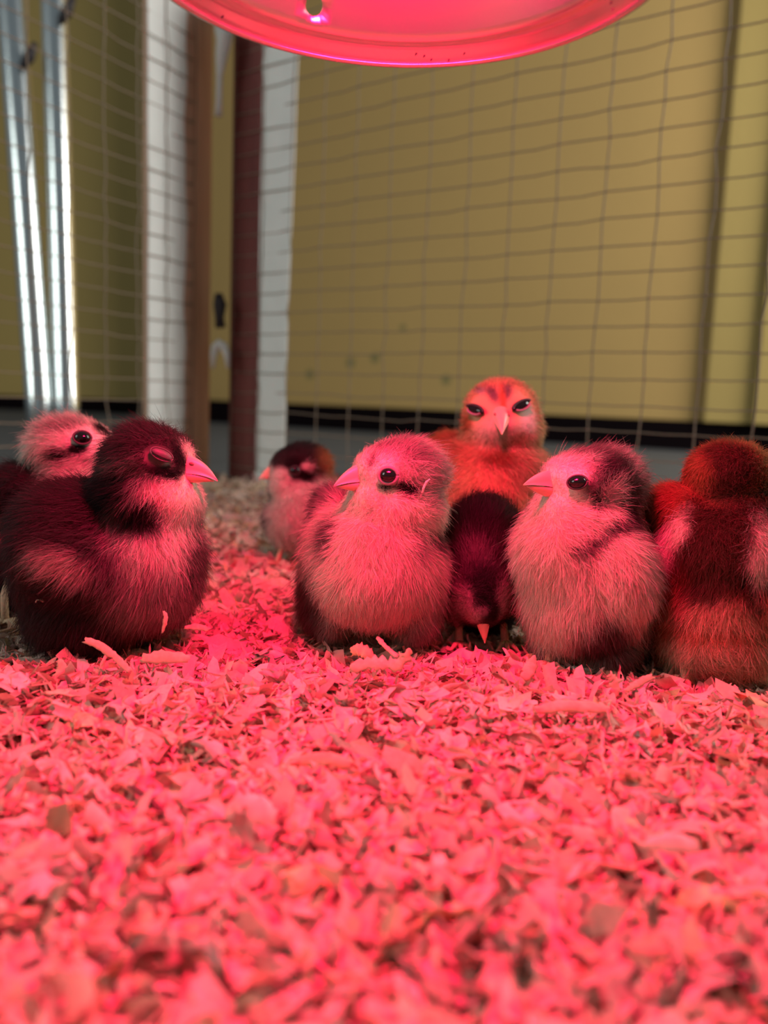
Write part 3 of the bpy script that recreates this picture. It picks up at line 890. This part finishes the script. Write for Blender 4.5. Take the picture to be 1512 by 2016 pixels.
        Ln = self.color_at(P, True) * 0.001 * lmul * r.uniform(0.6, 1.2, n_) * np.where(r.random(n_) < 0.10, 1.4, 1.0)
        nearf = np.clip((dist - 0.004) / 0.020, 0, 1)
        Ln *= 0.28 + 0.72 * nearf
        for bc, br in self.bald:
            de = np.clip((np.linalg.norm(P - bc, axis=1) - br) / 0.009, 0, 1); Ln *= 0.35 + 0.65 * de
        lift = r.normal(0.78, 0.22, n_).clip(0.25, 1.25) * (0.55 + 0.45 * nearf)
        K = 4
        pts = np.zeros((n_, K, 3))
        jit = r.normal(0, 0.10, (n_, 3))
        for k in range(K):
            s = k / (K - 1)
            pts[:, k] = P - N * 0.0004 * (1 - s) + Ln[:, None] * (N * (lift[:, None] * s - 0.30 * s * s) + flow * (0.45 * s + 0.42 * s * s) + jit * s * s)
        tipz = pts[:, -1, 2] - ground(pts[:, -1, 0], pts[:, -1, 1])
        ok = tipz > -0.003
        pts, P, N, Ln = pts[ok], P[ok], N[ok], Ln[ok]; n_ = len(P)
        C = self.color_at(P + r.normal(0, 0.0009, (n_, 3)))
        C = np.clip(C * (1 + r.normal(0, 0.20, (n_, 1))), 0.004, 0.95)
        NN = N * 0.8 + r.normal(0, 0.26, (n_, 3)); NN /= np.linalg.norm(NN, axis=1)[:, None]
        cd = bpy.data.hair_curves.new('down')
        cd.add_curves([K] * n_)
        cd.attributes['position'].data.foreach_set('vector', pts.astype(np.float32).ravel()) if 'position' in cd.attributes else cd.position_data.foreach_set('vector', pts.astype(np.float32).ravel())
        ra = cd.attributes.get('radius') or cd.attributes.new('radius', 'FLOAT', 'POINT')
        rad = np.array([1.0, 0.95, 0.70, 0.18]) * width
        ra.data.foreach_set('value', np.tile(rad, n_).astype(np.float32))
        ta = cd.attributes.new('tint', 'FLOAT_COLOR', 'CURVE')
        ta.data.foreach_set('color', np.c_[C, np.ones(n_)].astype(np.float32).ravel())
        na = cd.attributes.new('skin_normal', 'FLOAT_VECTOR', 'CURVE')
        na.data.foreach_set('vector', NN.astype(np.float32).ravel())
        cd.materials.append(M_DOWN)
        o = bpy.data.objects.new('down', cd)
        link(o, self.root); local(o, self.root)
        # tint of the skin under the down
        Cs = self.color_at(self.co)
        ca = self.body.data.color_attributes.new('tint', 'FLOAT_COLOR', 'POINT')
        ca.data.foreach_set('color', np.c_[Cs * 0.8, np.ones(len(Cs))].astype(np.float32).ravel())

DARK = (0.050, 0.032, 0.032); BLACK = (0.014, 0.010, 0.010); CREAM = (0.88, 0.76, 0.60); PALE = (0.82, 0.71, 0.61)
GREY = (0.40, 0.32, 0.28); SMOKE = (0.16, 0.12, 0.11); BUFF = (0.72, 0.46, 0.25); CHEST = (0.30, 0.13, 0.055); RUST = (0.42, 0.17, 0.07)
BROWN = (0.085, 0.035, 0.020); TAN = (0.55, 0.36, 0.22)

# A: dark chick asleep at the left
k = Chick('chick', 'dark chocolate chick with pale breast, asleep in profile at the left front', .372, (215, 1275), 101)
k.blob(200, 1110, 158, 138, .034, DARK, length=8)
k.blob(185, 1205, 112, 80, .033, DARK, length=8)
k.blob(305, 1085, 82, 112, .030, PALE, length=7)
k.blob(285, 1150, 90, 85, .030, DARK, length=7)
k.blob(285, 985, 92, 80, .026, DARK, length=7)
k.blob(150, 1035, 105, 75, .030, DARK, length=8)
k.blob(297, 910, 77, 63, .0225, DARK, length=7.5)
k.blob(330, 920, 38, 42, .017, DARK, length=4)
k.blob(345, 985, 45, 40, .020, CREAM, length=4.5)
k.blob(125, 1105, 88, 55, .012, DARK, dy=-.028, tilt=22, length=8)
k.build_body()
k.patch(352, 1025, 76, 100, PALE, tilt=-8, soft=.4)
k.patch(338, 1100, 66, 85, PALE, soft=.5)
k.patch(300, 1180, 70, 62, GREY, tilt=-30, soft=.6)
k.patch(320, 975, 50, 24, CREAM, tilt=-8, soft=.4)
k.patch(215, 960, 42, 42, BLACK, soft=.4)
k.patch(275, 1010, 42, 38, BLACK, tilt=-20, soft=.5)
k.patch(125, 1108, 52, 22, (.52,.42,.35), tilt=22, soft=.6)
k.patch(265, 905, 55, 12, SMOKE, tilt=-10, soft=.6)
k.patch(355, 900, 20, 26, BLACK, soft=.4)
k.patch(330, 930, 44, 14, BLACK, tilt=12, soft=.4)
k.patch(376, 890, 12, 22, PALE, tilt=-20, soft=.5)
k.patch(395, 1080, 13, 80, SMOKE, tilt=8, soft=.6)
k.patch(372, 950, 22, 14, CREAM, soft=.4)
k.set_beak((360, 930, -.004), (429, 935, -.006), 20, 36, 20, hook=.35)
k.set_eye(316, 897, 22, 11, tilt=14, state='closed')
k.legs([(190, 1292, 0, 0), (250, 1285, .01, 0)])
k.grow_down(95000, flow_down=.25)

# B: pale-faced chick behind A
k = Chick('chick', 'dark chick with pink-white face and black cheek marks, behind the sleeping chick', .440, (30, 1195), 102)
k.blob(0, 1080, 112, 132, .034, DARK, dy=.005, length=8)
k.blob(-20, 1160, 105, 70, .032, DARK, length=8)
k.blob(70, 985, 85, 70, .028, DARK, length=7)
k.blob(135, 886, 72, 58, .0215, PALE, length=7)
k.blob(180, 885, 46, 46, .017, PALE, dy=-.002, length=4)
k.blob(150, 945, 62, 45, .022, PALE, length=5)
k.build_body()
k.patch(60, 930, 40, 34, DARK, tilt=30, soft=.5)
k.patch(105, 985, 80, 22, BLACK, tilt=10, soft=.4)
k.patch(152, 884, 20, 11, BLACK, tilt=-8, soft=.35)
k.patch(118, 895, 18, 10, BLACK, tilt=18, soft=.4)
k.patch(205, 848, 20, 12, BLACK, tilt=25, soft=.35)
k.patch(125, 840, 42, 10, GREY, tilt=-15, soft=.6)
k.patch(40, 1040, 50, 24, GREY, tilt=-20, soft=.6)
k.set_beak((215, 900, -.004), (258, 908, -.002), 18, 22, 14, hook=.3)
k.set_eye(162, 864, 15, 12, lid=M_LID_DARK)
k.legs([(10, 1222, 0, 0), (70, 1215, .01, 0)])
k.grow_down(48000, width=.00008)

# C: small chick far behind, by the fence corner
k = Chick('chick', 'small dark-capped chick farthest back, facing left before the corner posts', .585, (575, 1098), 103)
k.blob(598, 1022, 72, 62, .028, PALE, length=7)
k.blob(610, 985, 60, 55, .025, PALE, length=6)
k.blob(640, 1000, 60, 60, .028, DARK, dy=.018, length=7)
k.blob(594, 918, 56, 42, .0205, DARK, length=5)
k.blob(565, 930, 34, 30, .016, PALE, dy=-.003, length=3.5)
k.blob(570, 960, 42, 30, .018, PALE, length=4)
k.build_body()
k.patch(600, 890, 66, 26, DARK, soft=.5)
k.patch(545, 905, 14, 16, DARK, tilt=-30, soft=.4)
k.patch(580, 922, 24, 22, BLACK, soft=.4)
k.patch(604, 936, 15, 12, BLACK, soft=.4)
k.patch(605, 918, 12, 8, PALE, soft=.4)
k.patch(650, 905, 26, 40, RUST, soft=.6)
k.patch(518, 1010, 12, 40, SMOKE, soft=.6)
k.patch(555, 940, 16, 16, PALE, soft=.4)
k.set_beak((556, 930, -.006), (509, 937, -.010), 14, 23, 12, hook=.3)
k.set_eye(581, 926, 9, 8, lid=M_LID_DARK)
k.legs([(545, 1110, 0, 180), (600, 1108, .01, 180)])
k.grow_down(22000, width=.00011)

# D: pale chick in the middle
k = Chick('chick', 'pale fluffy chick in the middle facing left, with smudges below its open eye', .388, (720, 1268), 104)
k.blob(745, 1095, 118, 112, .034, CREAM, length=7.5)
k.blob(735, 1140, 112, 85, .033, CREAM, dy=-.005, length=7)
k.blob(690, 1090, 82, 90, .031, CREAM, dy=.012, length=8)
k.blob(645, 1170, 45, 85, .022, SMOKE, dy=.016, length=8)
k.blob(822, 1150, 48, 90, .024, GREY, dy=.006, length=8)
k.blob(660, 1010, 40, 50, .020, SMOKE, dy=.028, length=7)
k.blob(785, 1005, 82, 62, .0265, CREAM, length=6)
k.blob(790, 930, 79, 55, .0225, PALE, length=7.2)
k.blob(762, 938, 46, 46, .019, PALE, dy=-.003, length=3.6)
k.blob(722, 925, 22, 20, .012, CREAM, dy=-.006, length=3.2)
k.blob(730, 985, 42, 38, .018, CREAM, dy=-.003, length=3.8)
k.blob(655, 1228, 24, 38, .011, GREY, dy=-.006, length=5)
k.blob(812, 1232, 26, 38, .012, GREY, dy=-.008, length=5)
k.build_body()
k.patch(825, 897, 62, 20, (.25,.19,.17), tilt=18, soft=.7)
k.patch(768, 880, 44, 12, (.22,.17,.15), tilt=-12, soft=.7)
k.patch(732, 908, 6, 14, SMOKE, tilt=20, soft=.6)
k.patch(760, 958, 17, 6, BLACK, soft=.4, deep=2)
k.patch(796, 962, 20, 13, BLACK, tilt=25, soft=.4)
k.patch(848, 960, 26, 45, GREY, soft=.6)
k.patch(852, 1060, 32, 26, SMOKE, tilt=-30, soft=.5)
k.patch(820, 1070, 16, 24, GREY, soft=.6)
k.patch(655, 1050, 16, 38, SMOKE, tilt=15, soft=.6)
k.patch(618, 1190, 34, 85, SMOKE, soft=.5)
k.set_beak((728, 946, -.009), (657, 948, -.020), 21, 38, 23, hook=.25)
k.set_eye(765, 936, 16, 13.5, lid_w=.46)
k.legs([(662, 1268, 0, -120), (806, 1270, .0, -100)])
k.grow_down(95000, flow_down=.30, lmul=.95)

# E: stern buff chick at the back
k = Chick('chick', 'rusty buff chick at the back, facing the camera with scowling half-shut eyes', .485, (975, 1150), 105)
k.blob(960, 985, 98, 112, .034, BUFF, length=7)
k.blob(930, 925, 82, 62, .030, RUST, dy=.012, length=7)
k.blob(1000, 925, 72, 62, .026, TAN, length=7)
k.blob(882, 890, 42, 34, .022, RUST, dy=.03, length=6)
k.blob(986, 812, 70, 62, .0225, BUFF, length=4)
k.blob(990, 850, 74, 46, .022, BUFF, length=4.5)
k.blob(987, 838, 34, 30, .016, BUFF, dy=-.012, length=2.6)
k.build_body()
k.patch(985, 850, 52, 26, (0.66, .54, .40), soft=.5)
k.patch(970, 775, 9, 22, SMOKE, tilt=-22, soft=.6)
k.patch(998, 772, 9, 20, SMOKE, tilt=22, soft=.6)
k.patch(990, 790, 6, 34, RUST, soft=.5)
k.patch(946, 768, 8, 14, GREY, tilt=-40, soft=.6)
k.patch(1040, 830, 18, 30, PALE, soft=.6)
k.patch(920, 830, 12, 20, RUST, soft=.5)
k.patch(985, 900, 34, 20, CHEST, soft=.5)
k.patch(1030, 870, 30, 18, TAN, soft=.6)
k.set_beak((986, 818, -.020), (989, 846, -.038), 19, 20, 12, hook=.5)
k.set_eye(940, 808, 22, 15, tilt=24, state='half')
k.set_eye(1023, 801, 22, 15, tilt=-30, state='half')
k.legs([(945, 1160, 0, -90), (1005, 1160, 0, -90)])
k.grow_down(46000, width=.00008, lmul=.9)

# F: black chick with its head down
k = Chick('chick', 'black chick pecking head-down between the two pale chicks', .400, (950, 1270), 106)
k.blob(952, 1060, 68, 78, .026, BLACK, dy=.014, length=7)
k.blob(950, 1110, 66, 66, .022, DARK, dy=.002, length=7)
k.blob(945, 1160, 58, 56, .020, DARK, dy=-.012, length=5)
k.blob(948, 1200, 38, 32, .015, DARK, dy=-.018, length=4)
k.blob(900, 1185, 22, 40, .012, GREY, dy=-.004, length=6)
k.blob(998, 1175, 18, 34, .012, GREY, dy=-.004, length=5)
k.blob(950, 1180, 66, 70, .024, DARK, dy=.024, length=7)
k.build_body()
k.patch(940, 1110, 22, 36, SMOKE, tilt=-15, soft=.8)
k.patch(948, 1155, 30, 44, BLACK, soft=.5)
k.patch(905, 1190, 22, 34, GREY, soft=.6)
k.patch(995, 1180, 18, 34, GREY, soft=.6)
k.patch(970, 1205, 14, 22, BLACK, soft=.5)
k.patch(948, 1205, 12, 10, SMOKE, soft=.6)
k.patch(930, 1215, 14, 16, GREY, soft=.6)
k.set_beak((949, 1205, -.026), (955, 1267, -.028), 17, 15, 11, hook=.2)
k.set_eye(0, 0, 11, 10, p=np.array(at(1003, 1180, .392)), n=AX_R * .95 - AX_F * .3, lid=M_LID_DARK)
k.set_eye(0, 0, 11, 10, p=np.array(at(889, 1186, .392)), n=-AX_R * .95 - AX_F * .3, lid=M_LID_DARK)
k.legs([(905, 1268, .02, -90), (995, 1268, .02, -90)])
k.grow_down(42000, flow_down=-.2)

# G: pale chick on the right
k = Chick('chick', 'pale fluffy chick with dark crown facing left, beside the striped chick', .376, (1150, 1300), 107)
k.blob(1150, 1130, 118, 125, .034, CREAM, length=7.5)
k.blob(1145, 1195, 102, 82, .032, CREAM, length=7)
k.blob(1100, 1080, 75, 85, .028, CREAM, dy=-.003, length=7)
k.blob(1222, 1125, 46, 80, .014, CREAM, dy=-.024, tilt=-14, length=8)
k.blob(1235, 1220, 50, 70, .026, DARK, dy=.012, length=8)
k.blob(1150, 1030, 92, 62, .0265, CREAM, length=6)
k.blob(1160, 955, 81, 59, .0225, PALE, length=7.2)
k.blob(1200, 960, 52, 58, .022, DARK, dy=.008, length=6)
k.blob(1126, 955, 42, 44, .019, PALE, dy=-.004, length=3.6)
k.blob(1093, 938, 22, 20, .012, CREAM, dy=-.006, length=3.2)
k.blob(1100, 1005, 42, 36, .018, CREAM, dy=-.003, length=4)
k.blob(1198, 1285, 42, 34, .015, SMOKE, dy=-.010, length=6)
k.blob(1085, 1270, 26, 34, .012, SMOKE, dy=.0, length=5)
k.build_body()
k.patch(1145, 893, 58, 15, SMOKE, tilt=8, soft=.6)
k.patch(1208, 935, 36, 50, DARK, tilt=-25, soft=.5)
k.patch(1232, 1000, 22, 50, DARK, soft=.5)
k.patch(1166, 962, 18, 20, (.25,.2,.18), tilt=30, soft=.6)
k.patch(1174, 988, 11, 16, BLACK, tilt=-15, soft=.45)
k.patch(1205, 965, 14, 16, PALE, soft=.6)
k.patch(1160, 1068, 36, 12, SMOKE, tilt=-25, soft=.6)
k.patch(1210, 1036, 30, 12, SMOKE, tilt=-12, soft=.5)
k.patch(1270, 1090, 14, 60, DARK, soft=.6)
k.patch(1062, 920, 8, 6, SMOKE, soft=.5)
k.patch(1190, 1255, 60, 50, SMOKE, tilt=-40, soft=.5)
k.set_beak((1098, 962, -.009), (1032, 946, -.020), 20, 36, 22, hook=.25)
k.set_eye(1137, 950, 17, 11.5, tilt=-6, lid=M_LID_DARK, lid_w=.26)
k.legs([(1080, 1310, 0, -130), (1200, 1325, 0, -110)])
k.grow_down(95000, flow_down=.30)

# H: striped brown chick with its back to the camera
k = Chick('chick', 'striped chestnut-brown chick at the right edge with its back turned', .372, (1400, 1330), 108)
k.blob(1420, 1095, 118, 112, .034, BROWN, length=6.5)
k.blob(1410, 1185, 118, 90, .034, RUST, dy=-.004, length=7)
k.blob(1405, 1255, 105, 72, .031, TAN, dy=-.008, length=7.5)
k.blob(1325, 1000, 50, 38, .022, RUST, dy=.012, tilt=-15, length=6)
k.blob(1445, 1020, 75, 70, .026, BROWN, dy=.004, length=5.5)
k.blob(1432, 935, 72, 60, .0225, CHEST, dy=.004, length=4.5)
k.blob(1450, 940, 50, 50, .020, CHEST, dy=.018, length=4)
k.blob(1500, 1110, 50, 90, .026, TAN, length=7)
k.blob(1330, 1090, 40, 80, .024, RUST, dy=.004, length=7)
k.build_body()
k.patch(1440, 925, 46, 72, BROWN, tilt=6, soft=.4)
k.patch(1368, 930, 22, 50, RUST, soft=.5)
k.patch(1400, 985, 30, 12, RUST, tilt=15, soft=.6)
k.patch(1412, 1070, 62, 95, BROWN, tilt=8, soft=.35)
k.patch(1332, 1045, 15, 50, CREAM, tilt=30, soft=.5)
k.patch(1310, 1092, 18, 26, CREAM, tilt=20, soft=.5)
k.patch(1498, 1085, 22, 70, CREAM, tilt=12, soft=.5)
k.patch(1405, 1215, 92, 36, (0.62, .38, .24), soft=.5)
k.patch(1390, 1160, 30, 20, BROWN, soft=.7)
k.patch(1405, 1292, 110, 48, (0.64, .45, .29), soft=.4)
k.patch(1470, 1150, 16, 50, BROWN, tilt=-15, soft=.6)
k.patch(1400, 1243, 80, 10, RUST, soft=.8)
k.set_beak((1470, 940, .040), (1490, 950, .056), 18, 24, 14, hook=.3)
k.set_eye(0, 0, 13, 12, p=np.array(at(1508, 930, .392)), n=AX_R * .95 + AX_F * .3, lid=M_LID_DARK)
k.set_eye(0, 0, 13, 12, p=np.array(at(1366, 935, .394)), n=-AX_R * .9 + AX_F * .45, lid=M_LID_DARK)
k.legs([(1350, 1345, .01, 90), (1450, 1350, .01, 90)])
k.grow_down(90000, flow_down=.30, frizz=1.3)

# bits of litter caught in the down
pstrip([(846, 943, .364), (839, 949, .3635), (834, 960, .3635), (832, 970, .364)], [3, 5, 5, 6], 'thin pink-white curl caught on the cheek of the middle chick', seed=31, tint=(0.85, 0.72, 0.6))
pstrip([(70, 1186, .336), (72, 1181, .3355), (78, 1181, .3355), (86, 1183, .336)], [3, 3, 4, 7], "tiny shaving curl stuck to the sleeping chick's flank", seed=32, tint=(0.85, 0.7, 0.5))
